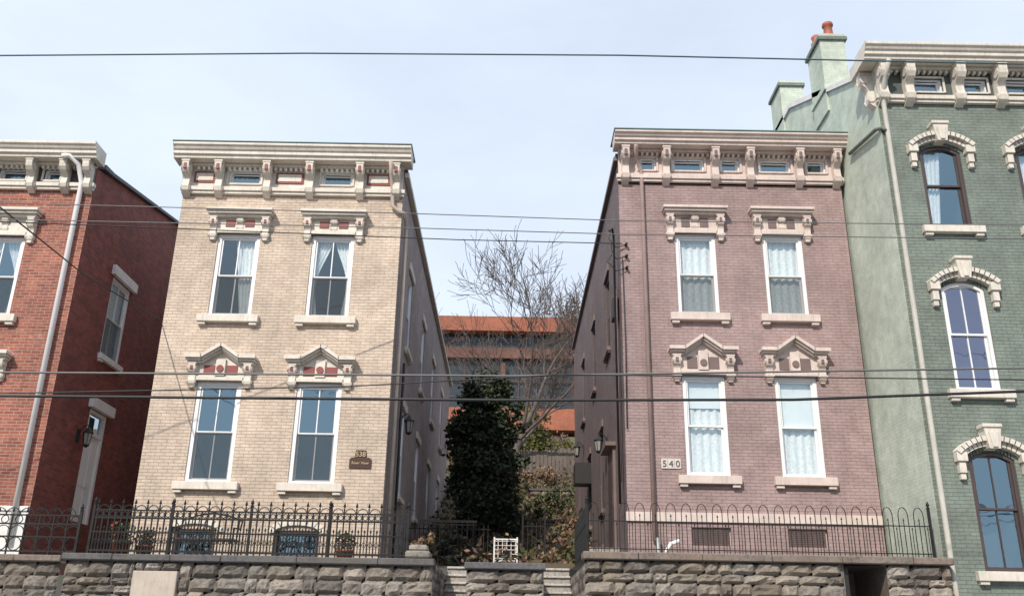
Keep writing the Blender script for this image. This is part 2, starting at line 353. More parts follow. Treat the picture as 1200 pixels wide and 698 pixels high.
        for a in (a0-.12,a1+.12):
            s.bracket(T,a,.16,zb-.17,(zb-zw)*.95,.2,k,acc)
            t.box(T,a-.055,a+.055,0,.08,zw-.16,zb-.17-(zb-zw)*.95,k)
    def archhood(s,T,a0,a1,ztop,k,wk,fk='frame'):
        t=s.trim; c=(a0+a1)/2; hw=(a1-a0)/2; rise=.15
        Rr=(hw*hw+rise*rise)/(2*rise); cz=ztop-Rr
        n=14; th=math.asin(hw/Rr)
        def arc(rad,ex=0):
            tt=th+ex; return [(c+rad*math.sin(-tt+2*tt*i/n),cz+rad*math.cos(-tt+2*tt*i/n)) for i in range(n+1)]
        i0=arc(Rr)
        for i in range(n): t.prism_az(T,[i0[i],i0[i+1],(i0[i+1][0],ztop+.02),(i0[i][0],ztop+.02)],-.115,-.001,wk)
        s.frames.band_az(T,arc(Rr-.08),arc(Rr-.004),-.112,-.028,fk)
        inn=arc(Rr+.09,.13); mid=arc(Rr+.19,.13); out=arc(Rr+.27,.135)
        t.band_az(T,inn,mid,.001,.12,k); t.band_az(T,mid,out,.001,.2,k)
        for sg in (-1,1):
            x=c+sg*(hw+.17); zz=inn[0][1]
            t.box(T,x-.10,x+.10,.001,.17,zz-.08,zz+.1,k); t.box(T,x-.065,x+.065,.001,.13,zz-.30,zz-.083,k); t.box(T,x-.05,x+.05,.001,.10,zz-.42,zz-.303,k)
        t.prism_az(T,[(c-.10,ztop+.02),(c+.10,ztop+.02),(c+.16,ztop+.42),(c-.16,ztop+.42)],.001,.24,k)
        t.box(T,c-.19,c+.19,.001,.27,ztop+.42,ztop+.49,k)
        t.prism_az(T,[(c-.04,ztop+.05),(c+.04,ztop+.05),(c+.09,ztop+.34),(c+.03,ztop+.30),(c,ztop+.36),(c-.03,ztop+.30),(c-.09,ztop+.34)],.24,.27,k)

# ================================================================== CREAM HOUSE
H=House('brick_house'); T=front(20.); x0,x1=-8.05,-2.70
wu=[(-7.05,-6.04),(-4.80,-3.79)]
holes=[(a,b,8.59,10.66) for a,b in wu]+[(a,b,4.77,7.02) for a,b in wu]+[(-7.1,-6.2,3.2,3.78),(-4.95,-4.0,3.2,3.78)]
H.walls.wall(T,x0,x1,2.9,11.70,holes,.2,'cream')
for i,(a,b) in enumerate(wu):
    H.window(T,a,b,8.59,10.66,curt='swag' if i else 'right',gk='glassc'); H.window(T,a,b,4.77,7.02,curt=None)
    H.sill(T,a,b,8.59,'trimc',.24); H.sill(T,a,b,4.77,'trimc',.24)
    H.flathood(T,a,b,10.66,11.24,'trimc','redacc','trimc'); H.pedhood(T,a,b,7.02,7.58,7.86,'trimc','redacc','trimc')
for a,b in ((-7.1,-6.2),(-4.95,-4.0)):
    H.window(T,a,b,3.2,3.78,False,None,screen=False,cas=.05,split=.985,fk='framed'); c=(a+b)/2
    pi_=[(c+.5*math.cos(math.pi*q/8),3.74+.16*math.sin(math.pi*q/8)) for q in range(9)]; po=[(c+.6*math.cos(math.pi*q/8),3.74+.28*math.sin(math.pi*q/8)) for q in range(9)]
    H.trim.band_az(T,pi_,po,.001,.06,'trimc')
H.cornice(T,x0,x1,12.83,12.47,11.84,.6,.2,[-7.96,-7.17,-6.0,-4.96,-3.74,-2.86],[(-6.98,-6.19,12.0,12.33),(-4.72,-3.95,12.0,12.33)],'trimc','trimc','redacc',flash='teal',teethk='trimw')
for a,b in ((-7.82,-7.3),(-5.82,-5.14),(-3.6,-3.02)):
    H.trim.box(T,a,b,.05,.075,12.0,12.30,'redacc'); H.trim.box(T,a+.05,b-.05,.075,.09,12.05,12.25,'trimc')
S=rside(x1); sh=[(22.2,23.2,8.6,10.7),(26.2,27.2,8.6,10.7),(30.2,31.2,8.6,10.7),(34.5,35.5,8.6,10.7),(22.2,23.2,4.9,7.1),(26.2,27.2,4.9,7.1),(30.2,31.2,4.9,7.1),(34.5,35.5,5.2,7.3)]
H.walls.wall(S,20,39.5,2.9,12.40,sh,.2,'cream_shaded')
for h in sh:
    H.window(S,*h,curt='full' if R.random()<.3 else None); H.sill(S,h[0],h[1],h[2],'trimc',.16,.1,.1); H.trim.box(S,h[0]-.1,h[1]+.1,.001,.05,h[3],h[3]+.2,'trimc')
H.walls.quad(W,[(x0,20,2.9),(x0,39.5,2.9),(x0,39.5,12.4),(x0,20,12.4)],'cream_shaded'); H.walls.quad(W,[(x0,39.5,2.9),(x1,39.5,2.9),(x1,39.5,12.4),(x0,39.5,12.4)],'cream_shaded')
H.roof.box(W,x0-.05,x1+.08,20.02,39.6,12.41,12.50,'roof')
H.trim.box(W,x1+.003,x1+.12,20.0,39.6,12.28,12.40,'trimc')
H.pipes.tube([(-2.98,19.5,12.45),(-2.98,19.72,12.2),(-2.95,19.88,11.9),(-2.93,19.9,11.45),(-2.80,19.9,11.32),(-2.62,19.95,11.25),(-2.60,20.25,11.1),(-2.60,20.3,9.0),(-2.60,20.3,3.2)],.05,'pipec',8)
H.pipes.tube([(-2.62,21.6,3.3),(-2.62,21.6,8.0)],.035,'black',6)
H.done()
# ================================================================== MAUVE HOUSE
H=House('brick_house'); T=front(20.); x0,x1=2.56,8.03
wu=[(3.88,4.85),(5.97,6.93)]
holes=[(a,b,8.84,10.87) for a,b in wu]+[(a,b,5.09,7.36) for a,b in wu]+[(3.93,4.77,3.62,4.0),(5.99,6.83,3.62,4.0)]
H.walls.wall(T,x0,x1,2.9,12.2,holes,.2,'pink')
for i,(a,b) in enumerate(wu):
    H.window(T,a,b,8.84,10.87,False,'full',shade=0,ck='curt',screen=True,gk='glassc'); H.window(T,a,b,5.09,7.36,False,'full',shade=.52 if i else .3,screen=False,gk='glassc')
    H.sill(T,a,b,8.84,'trimp',.25); H.sill(T,a,b,5.09,'trimp',.25)
    H.flathood(T,a,b,10.87,11.52,'trimp','darkp','trimp'); H.pedhood(T,a,b,7.36,7.98,8.28,'trimp','darkp','trimp')
for a,b in ((3.93,4.77),(5.99,6.83)):
    H.trim.box(T,a,b,-.12,-.08,3.62,4.0,'trimp')
    for q in range(9): 
        z=3.65+q*.04; H.trim.box(T,a+.03,b-.03,-.079,-.05,z,z+.014,'darkp')
    q=a+.03
    while q<b: H.trim.box(T,q,q+.012,-.049,-.03,3.63,3.99,'darkp'); q+=.05
H.trim.box(T,x0-.03,x1,.001,.05,4.10,4.30,'trimp')
H.cornice(T,x0,x1,13.38,13.08,12.38,.6,.12,[2.72,3.72,4.92,5.78,6.99,7.9],[(3.90,4.68,12.57,12.90),(6.05,6.82,12.57,12.90),(3.08,3.5,12.57,12.90),(5.08,5.56,12.57,12.90),(7.2,7.68,12.57,12.90)],'trimp','trimp','darkp',flash='teal')
S=lside(x0); sh=[(22.5,23.4,8.8,10.9),(26.5,27.4,8.8,10.9),(30.5,31.4,8.8,10.9),(24.7,25.6,5.0,7.2),(28.5,29.4,5.0,7.2),(32.5,33.4,5.2,7.3)]
H.walls.wall(S,20,35.5,2.9,12.95,sh,.2,'pink_shaded')
for h in sh:
    H.window(S,*h,curt=None,fk='framed'); H.sill(S,h[0],h[1],h[2],'darkp',.16,.1,.1); H.trim.box(S,h[0]-.1,h[1]+.1,.001,.05,h[3],h[3]+.2,'darkp')
H.trim.box(S,21.9,23.0,.001,.07,3.5,6.1,'darkp'); H.trim.box(S,22.02,22.88,.07,.09,3.5,5.7,'framed'); H.trim.box(S,21.8,23.1,.001,.25,6.1,6.2,'darkp')
H.walls.quad(W,[(x1,20,2.9),(x1,35.5,2.9),(x1,35.5,12.95),(x1,20,12.95)],'pink_shaded'); H.walls.quad(W,[(x0,35.5,2.9),(x1,35.5,2.9),(x1,35.5,12.95),(x0,35.5,12.95)],'pink_shaded')
H.roof.box(W,x0-.05,x1,20.02,35.6,12.96,13.05,'roof'); H.trim.box(W,x0-.1,x0-.003,20.,35.6,12.84,12.955,'darkp')
H.pipes.tube([(2.95,19.5,13.0),(2.98,19.75,12.85),(3.12,19.92,12.5),(3.12,19.92,3.7)],.05,'pipep',8)
H.pipes.tube([(3.17,19.85,3.25),(3.17,19.85,3.75),(3.17,19.85,3.35),(3.3,19.75,3.42),(3.42,19.72,3.62),(3.6,19.72,3.68)],.045,'pipew',8)
H.pipes.tube([(2.44,20.25,4.5),(2.44,20.25,10.9),(2.40,20.15,11.05),(2.32,20.05,10.95)],.03,'black',6)
H.pipes.tube([(2.50,20.45,5.0),(2.50,20.45,9.6)],.025,'pipep',6)
for q in range(3):
    H.pipes.tube([(2.35,20.0,10.9-.3*q),(2.28+.06*math.sin(q*2),19.85,10.65-.3*q),(2.45,19.9,10.45-.3*q),(2.7,19.94,10.55-.3*q)],.012,'wire',5)
    H.pipes.tube([(2.7,20,10.55-.3*q),(2.7,19.88,10.55-.3*q)],.035,'black',6)
H.pipes.tube([(2.6,19.95,10.2),(2.62,19.95,8.0),(2.6,19.95,6.1)],.012,'wire',5)
H.trim.box(S,20.5,20.9,.001,.15,8.9,9.4,'black')
H.trim.box(S,28.6,29.3,-.05,.5,6.3,6.95,'black')
H.done()
# ================================================================== GREEN HOUSE
H=House('brick_house'); T=front(17.6); x0,x1=8.12,16.3
cs=[9.32,11.42,13.52,15.4]
rows=[(10.04,12.0),(6.46,8.78),(3.0,5.25)]
holes=[(c-.45,c+.45,z0,z1) for c in cs for z0,z1 in rows]
H.walls.wall(T,x0,x1,0,13.13,holes,.2,'green')
for c in cs:
    for z0,z1 in rows:
        fk='frame' if 5<z0<9 else 'framed'
        H.window(T,c-.45,c+.45,z0,z1-.0,z0<9,None if z0<9 else 'left',shade=0,gk='glassv' if 5<z0<9 else 'glass',screen=False,fk=fk,split=.52,cas=.07)
        H.archhood(T,c-.45,c+.45,z1,'trimg','green',fk); H.sill(T,c-.45,c+.45,z0,'trimg',.24)
brs=[8.22,8.80,9.92,10.85,11.95,12.9,14.1,15.1,16.2]
H.cornice(T,x0,x1,14.28,13.93,13.2,.62,.36,brs,[(8.98,9.62,13.36,13.70),(10.1,10.62,13.36,13.70),(11.05,11.75,13.36,13.70),(12.2,12.7,13.36,13.70),(13.2,13.9,13.36,13.70)],'trimg','darkg',None,bw=.19,flash=None)
g=[(17.61,0),(17.61,14.2),(18.6,14.35),(20.0,15.0),(23.2,16.5),(25.5,16.5),(29.5,14.0),(30,14.0),(30,0)]
H.walls.prism_x(g,x0-.003,x0+.35,'mint')
H.trim.prism_x([(18.12,14.3),(18.6,14.353),(20.0,15.003),(23.2,16.503),(25.5,16.503),(29.5,14.003),(29.5,14.1),(25.55,16.62),(23.15,16.62),(19.95,15.1),(18.55,14.45),(18.12,14.4)],x0-.06,x0+.4,'trimw')
H.roof.prism_x([(18.,14.0),(18.6,14.25),(20,14.9),(23.2,16.4),(25.5,16.4),(29.5,13.9)],x0+.36,x1,'roof')
H.walls.quad(W,[(x1,17.6,0),(x1,30,0),(x1,30,14),(x1,17.6,14)],'green')
H.trim.box(W,x0-.33,x0-.006,17.603,18.1,13.95,14.27,'trimg')
H.bracket(lside(x0),17.78,.19,13.93,.9,.28,'trimg')
def chimney(mb,xa,xb,ya,yb,z0,z1):
    mb.box(W,xa,xb,ya,yb,z0,z1-.2,'mint'); mb.box(W,xa-.06,xb+.06,ya-.06,yb+.06,z1-.2,z1-.1,'green'); mb.box(W,xa-.02,xb+.02,ya-.02,yb+.02,z1-.1,z1,'mint')
chimney(H.walls,8.06,8.72,20.3,21.3,14.6,16.95); chimney(H.walls,8.06,8.75,23.8,24.8,15.5,17.85)
H.walls.box(W,8.02,8.78,20.24,21.36,15.2,15.35,'mint')
pm=MB(); pm.lathe(8.42,20.55,[(.14,16.95),(.16,17.0),(.13,17.05),(.11,17.35),(.15,17.38),(.14,17.46)],'terra'); pm.lathe(8.28,21.1,[(.14,16.95),(.11,17.05),(.15,17.2),(.09,17.3),(.13,17.42),(.05,17.5)],'terra'); pm.finish('chimney_pots',H.p,True)
H.pipes.tube([(8.28,17.05,13.9),(8.24,17.3,13.6),(8.2,17.48,13.2),(8.22,17.52,12.9),(8.22,17.52,3.0),(8.22,17.52,.3)],.055,'pipeg',8)
H.pipes.tube([(8.06,19.3,12.75),(8.04,17.7,12.45),(8.12,17.53,12.4),(8.2,17.52,12.3)],.045,'green',8)
H.done()
# ================================================================== RED HOUSE
H=House('brick_house'); T=front(19.7); x0,x1=-15.3,-10.1
wu=[(-12.5,-11.45),(-14.7,-13.65)]
holes=[(a,b,8.4,10.36) for a,b in wu]+[(a,b,4.75,7.0) for a,b in wu]
H.walls.wall(T,x0,x1,4.1,11.6,holes,.2,'red'); H.walls.wall(lambda a,d,z:T(a,d+.03,z),x0,x1,2.9,4.1,[],.1,'trimw')
H.trim.box(T,x0,x1,.0,.07,4.05,4.15,'trimw')
for a,b in wu:
    H.window(T,a,b,8.4,10.36,curt='swag'); H.window(T,a,b,4.75,7.0,curt='swag')
    H.sill(T,a,b,8.4,'trimg',.24); H.sill(T,a,b,4.75,'trimg',.24)
    H.flathood(T,a,b,10.36,11.0,'trimg'); H.pedhood(T,a,b,7.0,7.5,7.75,'trimg')
H.cornice(T,x0,x1,12.6,12.25,11.72,.62,.15,[-10.2,-10.75,-11.55,-12.6,-13.4,-14.5],[(-11.32,-10.93,11.84,12.12),(-12.42,-11.75,11.84,12.12)],'trimg','framed',None,bw=.16)
S=rside(x1)
sh=[(21.55,22.7,8.1,10.15),(21.6,22.6,4.1,6.75),(25.5,26.6,8.1,10.15)]
H.walls.wall(S,19.7,30,2.9,12.2,sh,.2,'red_shaded')
H.walls.prism_az(rside(x1-.3),[(19.72,12.2),(30,12.2),(30,13.9),(25,13.2),(20.4,12.35)],0,.3,'red_shaded')
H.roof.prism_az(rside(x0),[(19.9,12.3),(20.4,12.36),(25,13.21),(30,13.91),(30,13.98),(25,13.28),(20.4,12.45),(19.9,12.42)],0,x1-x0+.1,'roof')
H.walls.quad(W,[(x0,19.7,2.9),(x0,30,2.9),(x0,30,12.2),(x0,19.7,12.2)],'red_shaded')
for h in (sh[0],sh[2]):
    H.window(S,*h,curt='full'); H.sill(S,h[0],h[1],h[2],'trimw',.2,.1,.1); H.trim.box(S,h[0]-.15,h[1]+.15,.001,.1,h[3],h[3]+.25,'trimw')
h=sh[1]
H.trim.box(S,h[0]-.15,h[1]+.15,.001,.12,h[3],h[3]+.25,'trimw')
F=H.frames
F.box(S,21.603,21.7,-.15,-.02,4.1,6.74,'frame');F.box(S,22.5,22.597,-.15,-.02,4.1,6.74,'frame');F.box(S,21.7,22.5,-.15,-.02,6.66,6.74,'frame');F.box(S,21.7,22.5,-.15,-.02,6.15,6.25,'frame')
H.glass.quad(S,[(21.7,-.1,6.25),(22.5,-.1,6.25),(22.5,-.1,6.66),(21.7,-.1,6.66)],'glass')
H.room.quad(S,[(21.6,-.3,6.1),(22.6,-.3,6.1),(22.6,-.3,6.7),(21.6,-.3,6.7)],'room')
F.box(S,21.7,22.5,-.12,-.08,4.1,6.15,'frame')
for a in (21.78,22.14):
    for z0,z1 in ((4.25,4.85),(4.95,6.0)): F.box(S,a,a+.28,-.08,-.06,z0,z1,'frame')
H.pipes.tube([(-10.75,19.2,12.25),(-10.6,19.25,12.3),(-10.42,19.4,12.15),(-10.36,19.6,11.75),(-10.36,19.6,3.4)],.06,'pipew',8)
H.done()

# ================================================================== LANTERNS
def lantern(x,y,z,sx):
    e=empty('wall_lantern'); mb=MB()
    mb.box(W,min(x,x+sx*.03),max(x,x+sx*.03),y-.06,y+.06,z-.16,z+.14,'black')
    cx=x+sx*.24
    mb.tube([(x+sx*.03,y,z+.05),(x+sx*.1,y,z+.2),(x+sx*.2,y,z+.24),(cx,y,z+.17)],.014,'black',5)
    mb.lathe(cx,y,[(.02,z+.19),(.05,z+.16),(.13,z+.06),(.13,z+.04)],'black',6)
    mb.lathe(cx,y,[(.10,z+.038),(.065,z-.22)],'lamp',6); mb.lathe(cx,y,[(.075,z-.222),(.07,z-.25),(.02,z-.29)],'black',6)
    for q in range(6):
        t=math.pi*q/3; mb.tube([(cx+.105*math.cos(t),y+.105*math.sin(t),z+.04),(cx+.07*math.cos(t),y+.07*math.sin(t),z-.22)],.009,'black',4)
    mb.finish('lantern_body',e)
lantern(-2.70,22.0,6.6,1); lantern(2.56,23.6,6.55,-1); lantern(2.56,31.2,7.9,-1); lantern(-10.1,21.2,6.0,1)

# ================================================================== SIGNS
def text(s,size,x,y,z,k,parent,name):
    cu=bpy.data.curves.new(name,'FONT'); cu.body=s; cu.size=size; cu.align_x='CENTER'; cu.extrude=.006; cu.materials.append(M[k])
    o=bpy.data.objects.new(name,cu); sc.collection.objects.link(o); o.location=(x,y,z); o.rotation_euler=(math.pi/2,0,0); o.parent=parent
e=empty('house_name_plaque'); mb=MB(); pts=[(-3.49,5.13),(-3.01,5.13),(-3.01,5.32),(-3.06,5.36),(-3.12,5.36),(-3.14,5.52),(-3.36,5.52),(-3.38,5.36),(-3.44,5.36),(-3.49,5.32)]
mb.prism_az(front(20),pts,.001,.03,'brown'); mb.finish('plaque_plate',e); text('538',.15,-3.25,19.96,5.38,'gold',e,'numerals'); text('River View',.085,-3.25,19.96,5.21,'gold',e,'lettering')
e=empty('house_number_sign'); mb=MB()
for i in range(3): mb.box(front(20),3.33+i*.145,3.33+i*.145+.138,.001,.025,5.24,5.46,'signw')
mb.finish('number_tiles',e); 
for i,ch in enumerate('540'): text(ch,.2,3.40+i*.145,19.967,5.28,'numd',e,'numeral_'+ch)

# ================================================================== RETAINING WALLS
def blockwall(mb,xa,xb,Y,za,zb,T=None,res=(6,4),bulge=.06):
    T=T or front(Y); z=za
    mb.quad(T,[(xa,-.03,za),(xb,-.03,za),(xb,-.03,zb),(xa,-.03,zb)],'mortar')
    while z<zb-.04:
        h=R.choice([.13,.16,.2,.24]); 
        if zb-(z+h)<.1: h=zb-z
        a=xa-R.random()*.3
        while a<xb:
            w=R.uniform(.2,.62); p0=max(a,xa);p1=min(a+w,xb); a+=w
            if p1-p0<.06: continue
            g=.006; nx,nz=res; vs=[];off=R.uniform(-.01,.04); k=R.choice(['lime','lime','lime2','lime3'])
            for j in range(nz+1):
                for i in range(nx+1):
                    s_,t=i/nx,j/nz; edge=min(s_,1-s_,t,1-t)
                    d=-.03 if edge==0 else off+bulge*min(1,edge*4)*(.6+.9*noise.noise(Vector((p0*3+s_*2.3,z*5+t*2,i*.3))))+R.uniform(-.018,.018)
                    vs.append(T(p0+g+(p1-p0-2*g)*s_+(R.uniform(-.008,.008)),d,z+g+(h-2*g)*t+R.uniform(-.006,.006)))
            mb.add(vs,[(j*(nx+1)+i,j*(nx+1)+i+1,(j+1)*(nx+1)+i+1,(j+1)*(nx+1)+i) for j in range(nz) for i in range(nx)],k)
        z+=h
def rwall(xa,xb,zt,cope,holes=(),ch=.12):
    e=empty('stone_retaining_wall'); mb=MB(); segs=[]; a=xa
    for h in holes: segs.append((a,h[0],0,zt-ch)); segs.append((h[0],h[1],h[3],zt-ch)); segs.append((h[0],h[1],0,h[2])); a=h[1]
    segs.append((a,xb,0,zt-ch))
    for s_ in segs:
        if s_[3]-s_[2]>.05: blockwall(mb,s_[0],s_[1],17.3,s_[2],s_[3])
    mb.finish('rock_faced_blocks',e)
    c=MB(); a=xa-.04
    while a<xb+.03:
        w=min(R.uniform(.9,1.5),xb+.04-a); 
        if xb+.04-(a+w)<.3: w=xb+.04-a
        c.box(W,a+.003,a+w-.003,17.18+R.uniform(-.01,.01),17.62,zt-ch+.002,zt+R.uniform(-.008,.008),cope); a+=w
    c.finish('coping_stones',e,bev=.015); return e
e=rwall(-16,-8.12,2.98,'copep')
e=rwall(-8.03,-1.36,3.02,'cope',[(-6.76,-5.94,0,2.74)])
p=MB(); p.box(W,-6.75,-5.95,17.22,17.3,0,2.73,'panel'); p.finish('smooth_panel',e,bev=.01)
p=MB(); p.box(W,-1.86,-1.40,17.16,17.64,3.03,3.16,'lime'); p.box(W,-1.80,-1.46,17.2,17.6,3.16,3.27,'lime2'); p.finish('end_pier',e,bev=.03)
e=rwall(-.74,.665,2.98,'cope')
e=rwall(1.41,8.08,3.2,'copep',[(6.14,6.92,0,3.04)],.13)
o=MB(); 
for q in ([(6.14,19,0),(6.92,19,0),(6.92,19,3.04),(6.14,19,3.04)],[(6.14,17.33,0),(6.14,19,0),(6.14,19,3.04),(6.14,17.33,3.04)],[(6.92,17.33,0),(6.92,19,0),(6.92,19,3.04),(6.92,17.33,3.04)]): o.quad(W,q,'mortar')
o.quad(W,[(6.14,17.33,3.04),(6.92,17.33,3.04),(6.92,19,3.04),(6.14,19,3.04)],'framed'); o.box(W,6.16,6.24,17.4,17.5,0,3.0,'black'); o.finish('passage_opening',e)
for xa,xb in ((-1.36,-.74),(.665,1.41)):
    e=empty('garden_stairs'); mb=MB(); n=18; rise=3.2/n; y=17.3
    for i in range(n):
        mb.box(W,xa+.02,xb-.02,y,y+.25,max(0,i*rise-.05),(i+1)*rise-.05,'conc'); mb.box(W,xa+.015,xb-.015,y-.045,y+.235,(i+1)*rise-.048,(i+1)*rise,'tread'); y+=.233
    mb.box(W,xa+.02,xb-.02,y,y+1.2,3.0,3.195,'conc')
    mb.finish('steps',e,bev=.01)
    mb=MB()
    for X,sg in ((xa,1),(xb,-1)):
        TT=(lambda X,sg:(lambda a,d,z:(X+sg*d*.3,a,z)))(X,sg); blockwall(mb,17.35,21.6,0,0,3.0,TT,(3,2),.03)
    mb.finish('cheek_walls',e)
mb=MB()
for xa,xb,z in ((-60,-1.37,2.95),(-.735,.66,2.92),(1.42,8.11,3.1)):
    mb.quad(W,[(xa,17.45,z),(xb,17.45,z),(xb,21.6,3.2),(xa,21.6,3.2)],'hill')
mb.finish('front_yards')
prof=[(21.55,3.2),(24,3.45),(26,3.7),(30,4.6),(36,6.3),(42,8.3),(50,10.9),(60,14.0),(70,16.6),(76,17.),(100,17.5),(200,19),(600,22),(2500,22)]
xs=[-1500,-400,-150,-60,-30]+[-20+i*.8 for i in range(51)]+[30,60,150,400,1500]
mb=MB(); ys=[]
for i in range(len(prof)-1):
    y0,z0=prof[i];y1,z1=prof[i+1]; n=max(1,int(min(y1-y0,20)/.8)) if y0<76 else 3
    ys+=[(y0+(y1-y0)*q/n,z0+(z1-z0)*q/n) for q in range(n)]
ys.append(prof[-1])
vs=[(x,y,z+(.25*noise.noise(Vector((x*.5,y*.5,0)))+.1*noise.noise(Vector((x*2,y*2,3))) if y>23 else 0)) for y,z in ys for x in xs]
nx=len(xs); mb.add(vs,[(j*nx+i,j*nx+i+1,(j+1)*nx+i+1,(j+1)*nx+i) for j in range(len(ys)-1) for i in range(nx-1)],'hill'); mb.finish('hillside_ground',smooth=True)
mb=MB(); mb.quad(W,[(-1500,-1500,-.15),(1500,-1500,-.15),(1500,17.4,-.15),(-1500,17.4,-.15)],'asph'); mb.finish('road')
mb=MB(); mb.box(W,-300,300,12.6,17.45,-.14,0,'side'); mb.finish('sidewalk'); mb=MB(); mb.box(W,-300,300,-6,2.2,-.14,0,'side'); mb.finish('sidewalk')
mb=MB(); mb.quad(W,[(-300,7.3,-.146),(300,7.3,-.146),(300,7.42,-.146),(-300,7.42,-.146)],'line'); mb.quad(W,[(-300,7.55,-.146),(300,7.55,-.146),(300,7.67,-.146),(-300,7.67,-.146)],'line'); mb.finish('road_markings')

# ================================================================== FENCES
def ring(mb,x,y,z,r,rad=.007,n=10,a0=0,a1=2*math.pi):
    mb.tube([(x+r*math.cos(a0+(a1-a0)*q/n),y,z+r*math.sin(a0+(a1-a0)*q/n)) for q in range(n+1)],rad,'iron',4,False)
def spear(mb,x,y,z,s=.05):
    mb.add([(x-s*.42,y,z+s*.5),(x,y-s*.3,z+s*.5),(x+s*.42,y,z+s*.5),(x,y+s*.3,z+s*.5),(x,y,z+s*1.8),(x,y,z)],[(0,1,4),(1,2,4),(2,3,4),(3,0,4),(1,0,5),(2,1,5),(3,2,5),(0,3,5)],'iron')
def post(mb,x,y,z,h=1.0):
    mb.box(W,x-.022,x+.022,y-.022,y+.022,z,z+h,'iron'); mb.lathe(x,y,[(.03,z+h),(.035,z+h+.02),(.015,z+h+.035),(.035,z+h+.07),(.02,z+h+.105),(.004,z+h+.14)],'iron',8)
Y=17.42
mb=MB(); zb=3.02; xa,xb=-7.72,-1.86
for z,t in ((.07,.018),(.40,.013),(.66,.016),(.80,.013)): mb.box(W,xa,xb,Y-.014,Y+.014,zb+z-t,zb+z+t,'iron')
x=xa+.06;i=0
while x<xb:
    tall=i%2==0; h=.9 if tall else .80
    mb.box(W,x-.012,x+.012,Y-.012,Y+.012,zb+.0,zb+h,'iron')
    if tall: spear(mb,x,Y,zb+h,.065)
    xm=x+.057; mb.box(W,xm-.008,xm+.008,Y-.008,Y+.008,zb+.08,zb+.44,'iron'); spear(mb,xm,Y,zb+.44,.05)
    ring(mb,xm,Y,zb+.73,.045,.010,8); ring(mb,xm,Y,zb+.24,.04,.009,6)
    if tall: ring(mb,x+.115,Y,zb+.80,.095,.010,8,0,math.pi)
    x+=.115;i+=1
for q in range(5): post(mb,xa+(xb-xa)*q/4,Y,zb,.9)
mb.tube([(xa+.3,Y+.4,zb-.1),(xa+.3,Y,zb+.7)],.01,'iron',4)
mb.finish('iron_fence')
mb=MB(); zb=2.98; xa,xb=-14,-7.95
for z in (.07,.33,.56,.72): mb.box(W,xa,xb,Y-.014,Y+.014,zb+z-.013,zb+z+.013,'iron')
x=xa+.1
while x<xb:
    mb.box(W,x-.012,x+.012,Y-.012,Y+.012,zb,zb+.74,'iron'); ring(mb,x+.13,Y,zb+.2,.12,.011,12); ring(mb,x+.13,Y,zb+.64,.07,.010,8); ring(mb,x+.13,Y,zb+.40,.13,.010,8,0,math.pi); ring(mb,x,Y,zb+.72,.13,.010,8,0,math.pi); spear(mb,x,Y,zb+.76,.06)
    x+=.26
for q in range(4): post(mb,xa+(xb-xa)*q/3,Y,zb,.8)
mb.finish('iron_fence')
def hoopfence(mb,P,L,zb,per=.29):
    n=int(L/per)
    def B(a,z0,z1,r=.009):
        x,y=P(a); mb.tube([(x,y,z0),(x,y,z1)],r,'iron',4)
    for z in (.08,.58): 
        x,y=P(0);x2,y2=P(L); mb.tube([(x,y,zb+z),(x2,y2,zb+z)],.013,'iron',4)
    for i in range(n):
        a=i*per+.03
        B(a,zb+.0,zb+.76); B(a+per*.62,zb,zb+.76); r=per*.31
        pts=[(*P(a+r-r*math.cos(math.pi*q/8)),zb+.76+.16*math.sin(math.pi*q/8)) for q in range(9)]; mb.tube(pts,.009,'iron',4)
        B(a+per*.31,zb+.0,zb+.66); x,y=P(a+per*.31); spear(mb,x,y,zb+.66,.04)
        B(a+per*.81,zb+.0,zb+.5,.007); x,y=P(a+per*.81); spear(mb,x,y,zb+.5,.04)
mb=MB(); hoopfence(mb,lambda a:(1.47+a,Y),6.4,3.2); hoopfence(mb,lambda a:(1.50,Y+.1+a),3.6,3.2)
for x in (1.47,7.88): post(mb,x,Y,3.2,.9)
mb.finish('iron_fence')
e=empty('garden_gate'); mb=MB(); y=24.
for b in ((-.36,-.32,3.5,4.15),(.22,.26,3.5,4.15)): mb.box(W,b[0],b[1],y,y+.05,b[2],b[3],'trimw')
for z in (3.55,4.08): mb.box(W,-.32,.22,y+.005,y+.045,z,z+.035,'trimw')
for i in range(5): mb.box(W,-.25+i*.11,-.233+i*.11,y-.01,y+.004,3.56,4.1,'trimw')
for i in range(5): mb.box(W,-.32,.22,y-.022,y-.011,3.62+i*.105,3.635+i*.105,'trimw')
mb.finish('lattice',e)
def railfence(mb,xa,xb,y,zb,h=1.0,k='iron',sp=.11):
    for z in (.1,h-.12): mb.box(W,xa,xb,y-.012,y+.012,zb+z,zb+z+.025,k)
    x=xa
    while x<=xb: mb.box(W,x-.009,x+.009,y-.009,y+.009,zb,zb+h,k); x+=sp
mb=MB(); railfence(mb,-2.6,-.45,24.1,3.45,1.0); railfence(mb,.4,.95,24.1,3.45,1.1); post(mb,.95,24.1,3.45,1.3); post(mb,.38,24.1,3.45,1.3); mb.finish('iron_fence')
mb=MB(); railfence(mb,-2.6,-.9,27.,3.9,1.0,'wood',.16); mb.box(W,-2.6,-.9,26.98,27.04,4.85,4.92,'wood'); mb.finish('wooden_rail_fence')
mb=MB(); x=.2
while x<4.5:
    h=R.uniform(1.2,1.42); mb.box(W,x,x+.165,45+R.uniform(-.02,.02),45.03+.02,8.9+x*.05,9.2+h+x*.05,'wood'); x+=.19
mb.finish('wooden_fence')
